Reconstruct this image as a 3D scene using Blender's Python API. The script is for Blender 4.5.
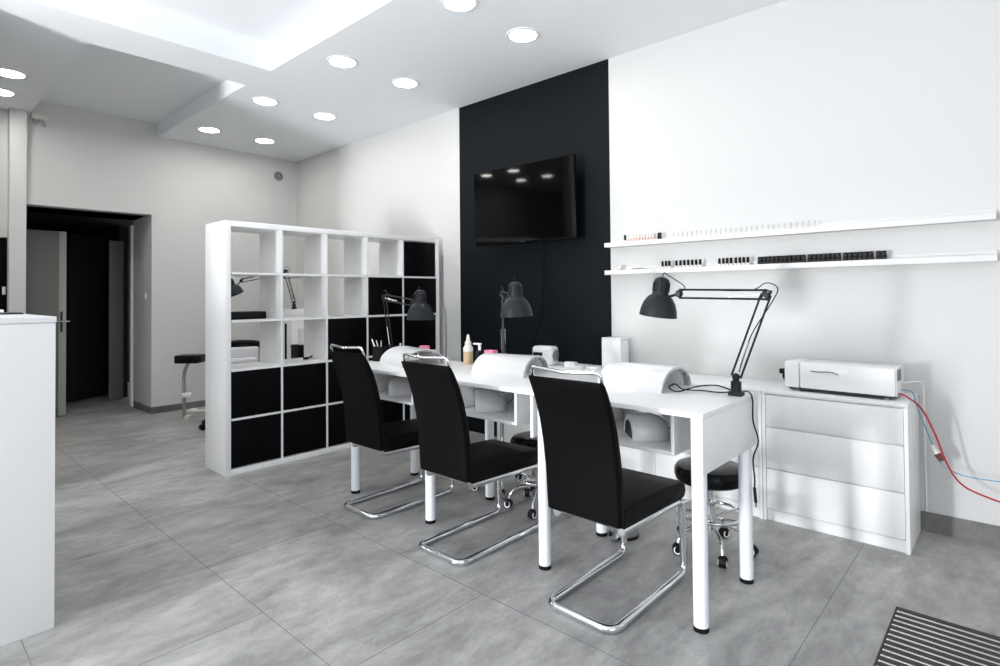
import bpy, bmesh, math, random
from mathutils import Vector, Matrix
random.seed(4)
PI = math.pi
C = bpy.context.scene.collection
for o in list(bpy.data.objects): bpy.data.objects.remove(o)

# ------------------------------------------------------------------ camera
H = 1.33
FPX, YAW, PIT, ROL, CY = 569.76, 0.738556, 0.01735, -0.0088, 285.44
F = Vector((-math.sin(YAW)*math.cos(PIT), math.cos(YAW)*math.cos(PIT), math.sin(PIT)))
R0 = Vector((math.cos(YAW), math.sin(YAW), 0)); U0 = R0.cross(F)
cr, sr = math.cos(ROL), math.sin(ROL)
RR = cr*R0+sr*U0; UU = -sr*R0+cr*U0
cd = bpy.data.cameras.new('camera'); cam = bpy.data.objects.new('camera', cd); C.objects.link(cam)
m = Matrix((RR, UU, -F)).transposed().to_4x4(); m.translation = (0, 0, H); cam.matrix_world = m
cd.sensor_width = 36; cd.lens = FPX/1000*36; cd.sensor_fit = 'HORIZONTAL'
cd.shift_y = -(333-CY)/1000
cd.clip_start = 0.05
bpy.context.scene.camera = cam

# ------------------------------------------------------------------ world, exposure
sc = bpy.context.scene
sc.view_settings.view_transform = 'Standard'; sc.view_settings.look = 'None'
sc.view_settings.gamma = 1; sc.view_settings.use_curve_mapping = False
sc.view_settings.exposure = 0.02
w = bpy.data.worlds.new('world'); sc.world = w; w.use_nodes = True
w.node_tree.nodes['Background'].inputs[0].default_value = (0.90, 0.95, 1.0, 1)
w.node_tree.nodes['Background'].inputs[1].default_value = 1.1

def area(name, loc, rot, sx, sy, power, col=(0.965, 0.98, 1.0)):
    l = bpy.data.lights.new(name, 'AREA'); l.shape = 'RECTANGLE'; l.size = sx; l.size_y = sy
    l.energy = power; l.color = col
    o = bpy.data.objects.new(name, l); C.objects.link(o); o.location = loc; o.rotation_euler = rot
    return o
# daylight in the shop windows, plus an added narrow light (all behind the camera)
area('added_key_light', (-3.1, -3.93, 0.85), (PI/2+0.30, 0, 0), 0.5, 1.3, 385)  # added source, kept narrow to sharpen the shadow edge on the ceiling
area('daylight_window', (-0.6, -3.96, 1.4), (PI/2+0.5, 0, 0), 3.2, 2.0, 30)
area('daylight_side_window', (2.46, -0.6, 1.4), (PI/2+0.3, 0, PI/2), 3.6, 2.2, 42)

# ------------------------------------------------------------------ materials
def mat(name, col, rough=0.5, metal=0.0, emit=None, es=0, spec=0.5, coat=0, bump=None, vary=None, alpha=None, trans=0, ior=1.45):
    m = bpy.data.materials.new(name); m.use_nodes = True; nt = m.node_tree; b = nt.nodes['Principled BSDF']
    b.inputs['Base Color'].default_value = (*col, 1); b.inputs['Roughness'].default_value = rough
    b.inputs['Metallic'].default_value = metal; b.inputs['Specular IOR Level'].default_value = spec
    b.inputs['Coat Weight'].default_value = coat; b.inputs['Transmission Weight'].default_value = trans
    b.inputs['IOR'].default_value = ior
    if emit: b.inputs['Emission Color'].default_value = (*emit, 1); b.inputs['Emission Strength'].default_value = es
    tc = nt.nodes.new('ShaderNodeTexCoord')
    if vary:
        n = nt.nodes.new('ShaderNodeTexNoise'); n.inputs['Scale'].default_value = vary[0]; n.inputs['Detail'].default_value = 5
        r = nt.nodes.new('ShaderNodeValToRGB'); k = vary[1]
        r.color_ramp.elements[0].color = (*[c*(1-k) for c in col], 1); r.color_ramp.elements[1].color = (*[min(1, c*(1+k)) for c in col], 1)
        nt.links.new(tc.outputs['Object'], n.inputs['Vector']); nt.links.new(n.outputs['Fac'], r.inputs['Fac']); nt.links.new(r.outputs['Color'], b.inputs['Base Color'])
    if bump:
        n = nt.nodes.new('ShaderNodeTexNoise'); n.inputs['Scale'].default_value = bump[0]; n.inputs['Detail'].default_value = 4
        bp = nt.nodes.new('ShaderNodeBump'); bp.inputs['Strength'].default_value = bump[1]; bp.inputs['Distance'].default_value = 0.002
        nt.links.new(tc.outputs['Object'], n.inputs['Vector']); nt.links.new(n.outputs['Fac'], bp.inputs['Height']); nt.links.new(bp.outputs['Normal'], b.inputs['Normal'])
    return m
M = {}
M['wall'] = mat('wall_paint', (0.63, 0.63, 0.625), 0.7, bump=(60, 0.15), vary=(1.5, 0.01))
M['ceil'] = mat('ceiling_paint', (0.855, 0.88, 0.905), 0.8, bump=(60, 0.1))
M['accent'] = mat('black_wall_paint', (0.0050, 0.0070, 0.0090), 0.6, bump=(50, 0.2), vary=(3, 0.15), spec=0.13)
M['white'] = mat('white_laminate', (0.86, 0.865, 0.87), 0.32, vary=(2, 0.008))
M['ledge'] = mat('white_ledge_paint', (0.74, 0.74, 0.735), 0.5, vary=(2, 0.01))
M['whitedr'] = mat('white_foil', (0.88, 0.885, 0.885), 0.4, vary=(2, 0.008))
M['whitepl'] = mat('white_plastic', (0.88, 0.885, 0.90), 0.25, coat=0.2, vary=(4, 0.01))
M['legwhite'] = mat('white_lacquered_steel', (0.85, 0.88, 0.92), 0.3, vary=(3, 0.01))
M['blackgloss'] = mat('black_gloss_panel', (0.004, 0.004, 0.005), 0.3, spec=0.05, vary=(3, 0.1))
M['leather'] = mat('black_leatherette', (0.0028, 0.0028, 0.003), 0.45, spec=0.075, bump=(260, 0.35), vary=(8, 0.1))
M['vinyl'] = mat('black_vinyl', (0.004, 0.004, 0.005), 0.22, spec=0.22, bump=(30, 0.5), vary=(8, 0.1))
M['black'] = mat('black_plastic', (0.006, 0.006, 0.007), 0.4, spec=0.2, vary=(8, 0.1))
M['lampblack'] = mat('dark_grey_lamp_metal', (0.016, 0.019, 0.022), 0.42, spec=0.25, vary=(10, 0.1))
M['chrome'] = mat('chrome', (0.75, 0.76, 0.78), 0.09, 1.0, vary=(5, 0.02))
M['steel'] = mat('brushed_steel', (0.55, 0.55, 0.56), 0.25, 1.0, vary=(20, 0.05))
M['grey'] = mat('grey_plastic', (0.25, 0.26, 0.27), 0.4, vary=(8, 0.05))
M['screen'] = mat('screen_glass', (0.001, 0.001, 0.001), 0.05, spec=0.28, vary=(5, 0.02))
M['lens'] = mat('lit_diffuser', (1, 1, 1), 0.5, emit=(1.0, 0.97, 0.92), es=54, vary=(5, 0.01))
M['pink'] = mat('pink_plastic', (0.85, 0.25, 0.38), 0.35, vary=(8, 0.08))
M['amber'] = mat('beige_liquid_bottle', (0.62, 0.47, 0.27), 0.25, vary=(8, 0.08))
M['cream'] = mat('cream_plastic', (0.78, 0.76, 0.70), 0.35, vary=(8, 0.03))
M['clear'] = mat('clear_glass_polish', (0.80, 0.76, 0.72), 0.1, vary=(20, 0.05))
M['blush'] = mat('blush_polish', (0.72, 0.55, 0.50), 0.15, vary=(20, 0.08))
M['tips'] = mat('translucent_nail_tip', (0.50, 0.50, 0.50), 0.25, vary=(20, 0.03))
M['red'] = mat('red_tube', (0.42, 0.02, 0.03), 0.3, vary=(8, 0.05))
M['blue'] = mat('blue_tube', (0.10, 0.30, 0.48), 0.3, vary=(8, 0.05))
M['brown'] = mat('brown_filter', (0.14, 0.05, 0.04), 0.3, vary=(8, 0.1))
M['paper'] = mat('white_paper', (0.82, 0.82, 0.82), 0.8, vary=(10, 0.03))
M['cushion'] = mat('light_grey_cushion', (0.60, 0.61, 0.63), 0.7, vary=(14, 0.08), bump=(60, 0.4))
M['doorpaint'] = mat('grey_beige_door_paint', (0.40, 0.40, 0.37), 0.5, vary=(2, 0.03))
M['doordark'] = mat('shaded_beige_door', (0.16, 0.16, 0.15), 0.5, vary=(2, 0.03))  # door paint darkened, the shade on the leaf is put into its colour
M['dark'] = mat('dark_door_and_passage_shade', (0.018, 0.018, 0.018), 0.5, vary=(2, 0.1))
M['navy'] = mat('dark_blue_cover', (0.02, 0.03, 0.06), 0.4, vary=(2, 0.1))
M['darkgrey'] = mat('anodised_dark_grey', (0.035, 0.035, 0.035), 0.6, vary=(20, 0.2))
M['alu'] = mat('aluminium', (0.42, 0.42, 0.40), 0.4, 0.8, vary=(20, 0.1))

def tile_mat(name, brick=True, k=1.0):
    m = bpy.data.materials.new(name); m.use_nodes = True; nt = m.node_tree; N = nt.nodes; L = nt.links
    b = N['Principled BSDF']; tc = N.new('ShaderNodeTexCoord')
    mp = N.new('ShaderNodeMapping'); L.new(tc.outputs['Object'], mp.inputs['Vector'])
    mp.inputs['Rotation'].default_value = (0, 0, 0.25); mp.inputs['Scale'].default_value = (1.7, 0.75, 1)
    # stretched clouds
    n1 = N.new('ShaderNodeTexNoise'); n1.inputs['Scale'].default_value = 2.3; n1.inputs['Detail'].default_value = 9; n1.inputs['Roughness'].default_value = 0.62; n1.inputs['Distortion'].default_value = 0.6
    L.new(mp.outputs[0], n1.inputs['Vector'])
    n2 = N.new('ShaderNodeTexNoise'); n2.inputs['Scale'].default_value = 9; n2.inputs['Detail'].default_value = 8; n2.inputs['Roughness'].default_value = 0.7
    L.new(mp.outputs[0], n2.inputs['Vector'])
    n3 = N.new('ShaderNodeTexNoise'); n3.inputs['Scale'].default_value = 3.2; n3.inputs['Detail'].default_value = 10; n3.inputs['Roughness'].default_value = 0.75; n3.inputs['Distortion'].default_value = 2.0
    L.new(mp.outputs[0], n3.inputs['Vector'])
    r1 = N.new('ShaderNodeValToRGB'); e = r1.color_ramp.elements
    e[0].position = 0.36; e[0].color = (0.285*k, 0.283*k, 0.279*k, 1); e[1].position = 0.62; e[1].color = (0.455*k, 0.449*k, 0.440*k, 1)
    L.new(n1.outputs['Fac'], r1.inputs['Fac'])
    r2 = N.new('ShaderNodeValToRGB'); e = r2.color_ramp.elements; e[0].position = 0.3; e[0].color = (0.72, 0.72, 0.72, 1); e[1].position = 0.7; e[1].color = (1.15, 1.15, 1.15, 1)
    L.new(n2.outputs['Fac'], r2.inputs['Fac'])
    r3 = N.new('ShaderNodeValToRGB'); e = r3.color_ramp.elements; e[0].position = 0.485; e[0].color = (1, 1, 1, 1); e[1].position = 0.515; e[1].color = (1, 1, 1, 1)
    v = r3.color_ramp.elements.new(0.5); v.color = (0.80, 0.80, 0.80, 1)
    L.new(n3.outputs['Fac'], r3.inputs['Fac'])
    x = N.new('ShaderNodeMix'); x.data_type = 'RGBA'; x.blend_type = 'MULTIPLY'; x.inputs[0].default_value = 1
    L.new(r1.outputs[0], x.inputs[6]); L.new(r2.outputs[0], x.inputs[7])
    y = N.new('ShaderNodeMix'); y.data_type = 'RGBA'; y.blend_type = 'MULTIPLY'; y.inputs[0].default_value = 1
    L.new(x.outputs[2], y.inputs[6]); L.new(r3.outputs[0], y.inputs[7])
    out = y.outputs[2]
    if brick:
        m2 = N.new('ShaderNodeMapping'); L.new(tc.outputs['Object'], m2.inputs['Vector'])
        m2.inputs['Location'].default_value = (12+2.385, 7.2-1.115, 0)
        br = N.new('ShaderNodeTexBrick'); L.new(m2.outputs[0], br.inputs['Vector'])
        br.offset = 0.5; br.offset_frequency = 2; br.inputs['Scale'].default_value = 1
        br.inputs['Brick Width'].default_value = 1.2; br.inputs['Row Height'].default_value = 0.72
        br.inputs['Mortar Size'].default_value = 0.0022; br.inputs['Mortar Smooth'].default_value = 0.0; br.inputs['Bias'].default_value = 0
        br.inputs['Color1'].default_value = (0.93, 0.93, 0.93, 1); br.inputs['Color2'].default_value = (1.07, 1.07, 1.07, 1); br.inputs['Mortar'].default_value = (0.45, 0.45, 0.45, 1)
        z = N.new('ShaderNodeMix'); z.data_type = 'RGBA'; z.blend_type = 'MULTIPLY'; z.inputs[0].default_value = 1
        L.new(out, z.inputs[6]); L.new(br.outputs['Color'], z.inputs[7]); out = z.outputs[2]
    L.new(out, b.inputs['Base Color'])
    rr = N.new('ShaderNodeMapRange'); rr.inputs[3].default_value = 0.36; rr.inputs[4].default_value = 0.52
    L.new(n2.outputs['Fac'], rr.inputs[0]); L.new(rr.outputs[0], b.inputs['Roughness'])
    bp = N.new('ShaderNodeBump'); bp.inputs['Strength'].default_value = 0.15; bp.inputs['Distance'].default_value = 0.002
    L.new(n2.outputs['Fac'], bp.inputs['Height']); L.new(bp.outputs[0], b.inputs['Normal'])
    return m
M['floor'] = tile_mat('concrete_look_tiles', False)
M['grout'] = mat('grey_grout', (0.19, 0.19, 0.185), 0.8, vary=(20, 0.2))
M['skirt'] = tile_mat('concrete_look_skirting', False, 0.45)

# ------------------------------------------------------------------ mesh helpers
def V(*a): return Vector(a)
class MB:
    def __init__(s): s.bm = bmesh.new()
    def box(s, x0, y0, z0, x1, y1, z1, bev=0, mtx=None, seg=2):
        b = bmesh.new(); bmesh.ops.create_cube(b, size=1)
        for v in b.verts:
            v.co = Vector(((x0+x1)/2+v.co.x*(x1-x0), (y0+y1)/2+v.co.y*(y1-y0), (z0+z1)/2+v.co.z*(z1-z0)))
        if bev: bmesh.ops.bevel(b, geom=b.edges[:]+b.verts[:], offset=bev, segments=seg, affect='EDGES', profile=0.5)
        return s._add(b, mtx)
    def _add(s, b, mtx=None):
        if mtx is not None: bmesh.ops.transform(b, matrix=mtx, verts=b.verts)
        t = bpy.data.meshes.new('t'); b.to_mesh(t); s.bm.from_mesh(t); bpy.data.meshes.remove(t); b.free(); return s
    def cyl(s, p0, p1, r0, r1=None, n=24, cap=True):
        p0 = Vector(p0); p1 = Vector(p1); r1 = r0 if r1 is None else r1; d = p1-p0
        b = bmesh.new(); bmesh.ops.create_cone(b, cap_ends=cap, segments=n, radius1=r0, radius2=max(r1, 1e-5), depth=d.length)
        q = d.to_track_quat('Z', 'Y').to_matrix().to_4x4(); q.translation = (p0+p1)/2
        return s._add(b, q)
    def sph(s, c, r, sc=(1, 1, 1), n=16, mtx=None):
        b = bmesh.new(); bmesh.ops.create_uvsphere(b, u_segments=n, v_segments=max(6, n//2), radius=r)
        for v in b.verts: v.co = Vector((v.co.x*sc[0]+c[0], v.co.y*sc[1]+c[1], v.co.z*sc[2]+c[2]))
        return s._add(b, mtx)
    def tube(s, pts, r, n=10, closed=False, cap=True, fillet=0, fs=5):
        pts = [Vector(p) for p in pts]
        if fillet: pts = fil(pts, fillet, fs, closed)
        k = len(pts); b = bmesh.new(); rings = []; up = None
        for i, p in enumerate(pts):
            if closed: t = (pts[(i+1) % k]-pts[i-1]).normalized()
            else: t = (pts[min(i+1, k-1)]-pts[max(i-1, 0)]).normalized()
            if up is None:
                up = Vector((0, 0, 1)) if abs(t.z) < 0.9 else Vector((1, 0, 0))
                up = (up-up.dot(t)*t).normalized()
            else:
                up = up-up.dot(t)*t
                up = up.normalized()
            sd = t.cross(up); rad = r[i] if isinstance(r, list) else r
            rings.append([b.verts.new(p+rad*(math.cos(2*PI*j/n)*up+math.sin(2*PI*j/n)*sd)) for j in range(n)])
        for i in range(k if closed else k-1):
            a = rings[i]; c = rings[(i+1) % k]
            for j in range(n): b.faces.new((a[j], a[(j+1) % n], c[(j+1) % n], c[j]))
        if cap and not closed: b.faces.new(rings[0][::-1]); b.faces.new(rings[-1])
        return s._add(b)
    def lathe(s, prof, n=28, mtx=None):
        b = bmesh.new(); rings = []
        for r, z in prof:
            if r < 1e-5: rings.append([b.verts.new((0, 0, z))])
            else: rings.append([b.verts.new((r*math.cos(2*PI*j/n), r*math.sin(2*PI*j/n), z)) for j in range(n)])
        for a, c in zip(rings, rings[1:]):
            for j in range(n):
                j2 = (j+1) % n
                if len(a) == 1 and len(c) == 1: continue
                if len(a) == 1: b.faces.new((a[0], c[j2], c[j]))
                elif len(c) == 1: b.faces.new((a[j], a[j2], c[0]))
                else: b.faces.new((a[j], a[j2], c[j2], c[j]))
        return s._add(b, mtx)
    def loft(s, secs, close=True, caps=True):      # list of equally long rings
        b = bmesh.new(); rs = [[b.verts.new(p) for p in q] for q in secs]; n = len(rs[0])
        for a, c in zip(rs, rs[1:]):
            for j in range(n if close else n-1): b.faces.new((a[j], a[(j+1) % n], c[(j+1) % n], c[j]))
        if caps and close: b.faces.new(rs[0][::-1]); b.faces.new(rs[-1])
        return s._add(b)
    def build(s, name, m, parent=None, smooth=True, loc=None, label=None):
        bm = s.bm; bmesh.ops.recalc_face_normals(bm, faces=bm.faces)
        me = bpy.data.meshes.new(name); 
        if smooth:
            for f in bm.faces: f.smooth = True
            for e in bm.edges:
                if len(e.link_faces) == 2 and e.calc_face_angle(0) > math.radians(38): e.smooth = False
        bm.to_mesh(me); bm.free()
        o = bpy.data.objects.new(name, me); C.objects.link(o); me.materials.append(M[m] if isinstance(m, str) else m)
        if parent: o.parent = parent
        if loc: o.location = loc
        if label: o['label'] = label
        return o
def fil(pts, r, fs, closed=False):
    out = []; k = len(pts)
    for i, p in enumerate(pts):
        if not closed and i in (0, k-1): out.append(p); continue
        a = pts[i-1]; c = pts[(i+1) % k]; d1 = (a-p); d2 = (c-p)
        rr = min(r, d1.length*0.49, d2.length*0.49); q0 = p+d1.normalized()*rr; q1 = p+d2.normalized()*rr
        for t in range(fs+1):
            u = t/fs; out.append((1-u)**2*q0+2*u*(1-u)*p+u*u*q1)
    return out
def smooth(pts, n=8):      # catmull-rom
    pts = [Vector(p) for p in pts]; P = [pts[0]]+pts+[pts[-1]]; out = []
    for i in range(1, len(P)-2):
        a, b, c, d = P[i-1:i+3]
        for t in range(n):
            u = t/n; out.append(0.5*((2*b)+(c-a)*u+(2*a-5*b+4*c-d)*u*u+(3*b-a-3*c+d)*u**3))
    out.append(pts[-1]); return out
def tag(o, label, cat, group=None):
    o['label'] = label; o['category'] = cat
    if group: o['group'] = group
    return o
def thing(name, label, cat, loc=(0, 0, 0), rz=0, group=None):
    o = bpy.data.objects.new(name, None); C.objects.link(o); o.location = loc; o.rotation_euler = (0, 0, rz)
    o.empty_display_size = 0.1
    return tag(o, label, cat, group)
def struct(name, mb, m):
    o = mb.build(name, m, smooth=False); o['kind'] = 'structure'; return o
def dup(root, loc, rz, label, group=None):
    def cp(o, par):
        c = o.copy(); C.objects.link(c); c.parent = par
        for ch in list(o.children): cp(ch, c)
        return c
    r = cp(root, None); r.location = loc; r.rotation_euler = (0, 0, rz); r['label'] = label
    if group: r['group'] = group
    return r
ORD = ['first', 'second', 'third', 'fourth', 'fifth', 'sixth', 'seventh', 'eighth', 'ninth', 'tenth', 'eleventh', 'twelfth', 'thirteenth', 'fourteenth', 'fifteenth', 'sixteenth', 'seventeenth', 'eighteenth', 'nineteenth', 'twentieth']
TENS = {20: 'twenty', 30: 'thirty'}
def ordn(i):
    if i < 20: return ORD[i]
    k = i+1
    if k % 10 == 0: return {30: 'thirtieth', 40: 'fortieth'}[k]
    return TENS[k//10*10]+'-'+ORD[k % 10-1]

# ------------------------------------------------------------------ the room
YW = 3.954; XB = -7.42; ZC = 3.22; XR = 2.5; YF = -4.0
YO0, YO1, ZO = 1.015, 2.16, 2.30          # passage opening in the back wall
XE, YE = -4.74, 0.22                     # free end of the added light blocker, left of the camera's view
struct('floor', MB().box(-11, YF-0.2, -0.1, XR+0.2, YW+0.2, 0), 'floor')
mb = MB(); g = 0.0016
def gx(y, x0, x1): mb.box(x0, y-g, -0.001, x1, y+g, 0.0004)
def gy(x, y0, y1): mb.box(x-g, y0, -0.001, x+g, y1, 0.0004)
gx(1.115, XB, -0.63); gx(1.835, -4.3, -0.63); gx(0.395, -4.7, 2.4); gx(3.27, XB, -3.0)
gy(-2.385, 0.395, 1.115-g); gy(-1.19, 0.395, 1.115-g); gy(-3.585, 0.395, 1.115-g); gy(-4.785, 0.395, 1.115-g); gy(-1.79, 1.115+g, 1.835-g); gy(-2.99, 1.115+g, 1.835-g); gy(-0.63, 0.395+g, 3.95)
gy(-2.385, 1.835+g, 3.95); gy(-6.0, 1.115+g, 3.95)
struct('trim_3', mb, 'grout')
struct('wall_right', MB().box(XB-0.15, YW, 0, XR+0.2, YW+0.15, 3.6), 'wall')
struct('trim_1', MB().box(-4.135, YW-0.0015, 0, -2.402, YW+0.001, ZC), 'accent')
mb = MB()
T = 0.69
mb.box(XB-T, YO1, 0, XB, YW, 3.6)
mb.box(XB-T, YO0, ZO, XB, YO1, 3.6)
mb.box(XB-0.15, 0.90, 0, XB, YO0, 3.6)
mb.box(XB-0.15, 0.25, 1.95, XB, 0.90, 3.6)
mb.box(XB-0.15, YF, 0, XB, 0.25, 3.6)
struct('wall_back', mb, 'wall')
struct('trim_2', MB().box(XB, 0.885, 0, XB+0.12, 1.015, ZC), 'wall')
# window wall behind the camera, with a glazed door and a shop window
mb = MB()
mb.box(XB, YF-0.2, 0, -3.6, YF, 3.6).box(-3.6, YF-0.2, 2.55, XR, YF, 3.6).box(-2.6, YF-0.2, 0, -2.2, YF, 2.55)
mb.box(-2.2, YF-0.2, 0, 1.0, YF, 0.35).box(1.0, YF-0.2, 0, XR, YF, 2.55)
struct('wall_front', mb, 'wall')
mb = MB(); mb.box(XR, -2.5, 0, XR+0.2, 1.3, 0.3).box(XR, -2.5, 2.7, XR+0.2, 1.3, 3.6).box(XR, YF, 0, XR+0.2, -2.5, 3.6).box(XR, 1.3, 0, XR+0.2, YW, 3.6)
struct('wall_entrance', mb, 'wall')
mb = MB().box(-2.2, YF-0.12, 0.35, 1.0, YF-0.06, 0.41).box(-2.2, YF-0.12, 2.49, 1.0, YF-0.06, 2.55).box(-2.2, YF-0.12, 0.35, -2.14, YF-0.06, 2.55).box(0.94, YF-0.12, 0.35, 1.0, YF-0.06, 2.55).box(-0.63, YF-0.12, 0.35, -0.57, YF-0.06, 2.55)
struct('window_1', mb, 'darkgrey')
mb = MB().box(XR+0.08, -2.5, 0.3, XR+0.14, 1.3, 0.36).box(XR+0.08, -2.5, 2.64, XR+0.14, 1.3, 2.7).box(XR+0.08, -2.5, 0.3, XR+0.14, -2.44, 2.7).box(XR+0.08, 1.24, 0.3, XR+0.14, 1.3, 2.7)
struct('window_2', mb, 'darkgrey')
mb = MB().box(-3.6, YF-0.12, 0, -3.54, YF-0.06, 2.55).box(-2.66, YF-0.12, 0, -2.6, YF-0.06, 2.55).box(-3.6, YF-0.12, 2.49, -2.6, YF-0.06, 2.55)
struct('door_3', mb, 'darkgrey')
# unseen partition added to cast the shadow edge over the rear left part
struct('wall_light_blocker', MB().box(XE-0.12, YF, 0, XE, YE, ZC), 'wall')
# suspended ceiling with its two raised fields
mb = MB()
mb.box(XB, 2.214, ZC, XR, YW, 3.5).box(-5.05, YF, ZC, -4.587, 2.214, 3.5).box(XB, YF, ZC, -5.05, 1.05, 3.5)
mb.box(-4.587, YF, ZC, XR, -0.6, 3.5).box(0.9, -0.6, ZC, XR, 2.214, 3.5)
mb.box(XB, 1.05, 3.375, -5.05, 2.214, 3.5).box(-4.587, -0.6, 3.405, 0.9, 2.214, 3.5)
mb.box(XB-0.2, YF-0.2, 3.5, XR+0.2, YW+0.15, 3.65)
struct('ceiling', mb, 'ceil')
mb = MB().box(-0.43, YW-0.014, 0, XR, YW, 0.105)
struct('baseboard_right', mb, 'skirt')
mb = MB().box(XB, YO1, 0, XB+0.012, YW, 0.075).box(XB-0.62, YO1-0.012, 0, XB+0.012, YO1, 0.075)
struct('baseboard_back', mb, 'skirt')

# passage behind the opening
mb = MB()
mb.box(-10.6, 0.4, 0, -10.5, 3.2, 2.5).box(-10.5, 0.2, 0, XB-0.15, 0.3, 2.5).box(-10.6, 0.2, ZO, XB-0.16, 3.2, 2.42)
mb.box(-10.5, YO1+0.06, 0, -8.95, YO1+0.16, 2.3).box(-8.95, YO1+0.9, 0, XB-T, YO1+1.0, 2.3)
struct('wall_passage', mb, 'dark')  # near-black walls carry the darkness of the unlit passage in their colour
t = thing('door_leaf', 'grey-beige interior door standing open at the left of the dark passage', 'door', (-8.03, 1.43, 0))
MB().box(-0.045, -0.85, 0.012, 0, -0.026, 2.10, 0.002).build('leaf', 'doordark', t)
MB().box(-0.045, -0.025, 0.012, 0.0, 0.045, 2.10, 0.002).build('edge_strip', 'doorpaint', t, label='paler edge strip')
lk = MB().box(-0.001, -0.012, 0.96, 0.004, 0.012, 1.19).build('lock_plate', 'darkgrey', t)
MB().tube([(0.0, -0.05, 1.08), (0.05, -0.05, 1.08), (0.05, 0.07, 1.08)], 0.009, fillet=0.02).tube([(-0.04, -0.05, 1.04), (-0.095, -0.05, 1.04), (-0.095, 0.03, 1.04)], 0.009, fillet=0.02).build('handle', 'steel', t)
t = thing('door_leaf', 'dark door at the far end of the passage', 'door', (-9.05, 1.66, 0), math.radians(-56+90+0))
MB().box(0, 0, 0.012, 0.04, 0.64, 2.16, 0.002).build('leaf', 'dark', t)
t.rotation_euler = (0, 0, math.atan2(0.29, 0.42))
t = thing('door_leaf', 'narrow grey-green door edge standing open beside the white frame in the passage', 'door', (-8.80, 2.06, 0))
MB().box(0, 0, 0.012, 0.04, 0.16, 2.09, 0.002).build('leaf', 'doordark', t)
struct('door_2', MB().box(XB-T-0.05, YO1-0.025, 0, XB-T, YO1, 2.24), 'white')
# room left of the pilaster: a black door ajar
t = thing('door_leaf', 'black door left of the white pilaster, behind the counter', 'door', (XB-0.03, 0.897, 0), 0)
MB().box(-0.04, -0.62, 0.01, 0, 0, 1.945, 0.002).build('leaf', 'blackgloss', t)
MB().box(0, -0.045, 1.38, 0.012, -0.018, 1.46, 0.004).build('handle', 'whitepl', t, label='white handle plate')
t.rotation_euler = (0, 0, math.radians(-4))
t = thing('light_switch', 'small white light switch on the reveal of the passage', 'switch', (-7.62, YO1, 1.36))
MB().box(-0.03, -0.012, -0.04, 0.03, 0, 0.04, 0.003).build('plate', 'whitepl', t)
MB().box(-0.012, -0.018, -0.022, 0.012, -0.01, 0.022, 0.002).build('rocker', 'whitepl', t)
t = thing('air_vent', 'small round grey wall vent high in the corner of the back wall', 'vent', (XB, 3.69, 2.975))
mt = Matrix.Rotation(PI/2, 4, 'Y')
MB().lathe([(0, 0.0), (0.062, 0.0), (0.062, 0.012), (0.045, 0.02), (0.042, 0.008), (0, 0.008)], mtx=mt).build('ring', 'grey', t)
MB().lathe([(0, 0.008), (0.03, 0.012), (0.026, 0.022), (0, 0.026)], mtx=mt).build('disc', 'steel', t)
t = thing('wall_bracket', 'small grey bracket under the ceiling beside the pilaster', 'bracket', (XB, 1.13, 3.22))
MB().box(0.0, -0.07, -0.05, 0.06, 0.06, 0, 0.006).build('mount', 'cream', t)
MB().tube([(0.03, -0.05, -0.05), (0.06, -0.05, -0.10), (0.09, 0.0, -0.06), (0.10, 0.03, -0.13)], 0.013, fillet=0.02).build('arm', 'grey', t)

# ------------------------------------------------------------------ downlights
LG = 'recessed round ceiling downlights'
def downlight(x, y, label, first=[None]):
    if first[0] is None:
        t = thing('downlight', label, 'ceiling light', (x, y, ZC), 0, LG)
        MB().lathe([(0.098, 0.0), (0.100, -0.008), (0.118, -0.007), (0.125, 0.0)], n=40).build('frame', 'whitepl', t)
        MB().lathe([(0, -0.004), (0.099, -0.004), (0.099, -0.001), (0, -0.001)], n=40).build('diffuser', 'lens', t)
        first[0] = t; return t
    return dup(first[0], (x, y, ZC), 0, label)
names = ['nearest the camera, cut by the top edge', 'second from the camera', 'third from the camera', 'fourth from the camera, deepest in the room']
for k, (x, wd) in enumerate(zip((-2.63, -3.985, -5.33, -6.69), names)):
    if k == 0:
        downlight(x, 3.16, 'lit round downlight in front of the top right of the black wall panel')
        downlight(x, 2.525, 'lit round downlight cut off by the top edge of the view')
    else:
        downlight(x, 3.155, ('second' if k == 1 else 'third' if k == 2 else 'farthest')+' lit downlight going back in the row nearest the right wall')
        downlight(x, 2.52, ('second' if k == 1 else 'third' if k == 2 else 'farthest')+' lit downlight going back in the row beside the raised ceiling field')
downlight(-6.19, 0.745, 'lit round downlight at far left under the grey low ceiling, larger nearer one')
downlight(-6.80, 0.75, 'lit round downlight at far left above the pilaster, smaller farther one')
for x, y, lab in ((-6.19, -0.35, 'right front'), (-6.80, -0.35, 'left front'), (-6.19, -1.45, 'right rear'), (-6.80, -1.45, 'left rear')):
    downlight(x, y, lab+' one of four downlights reflected in the television')

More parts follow.
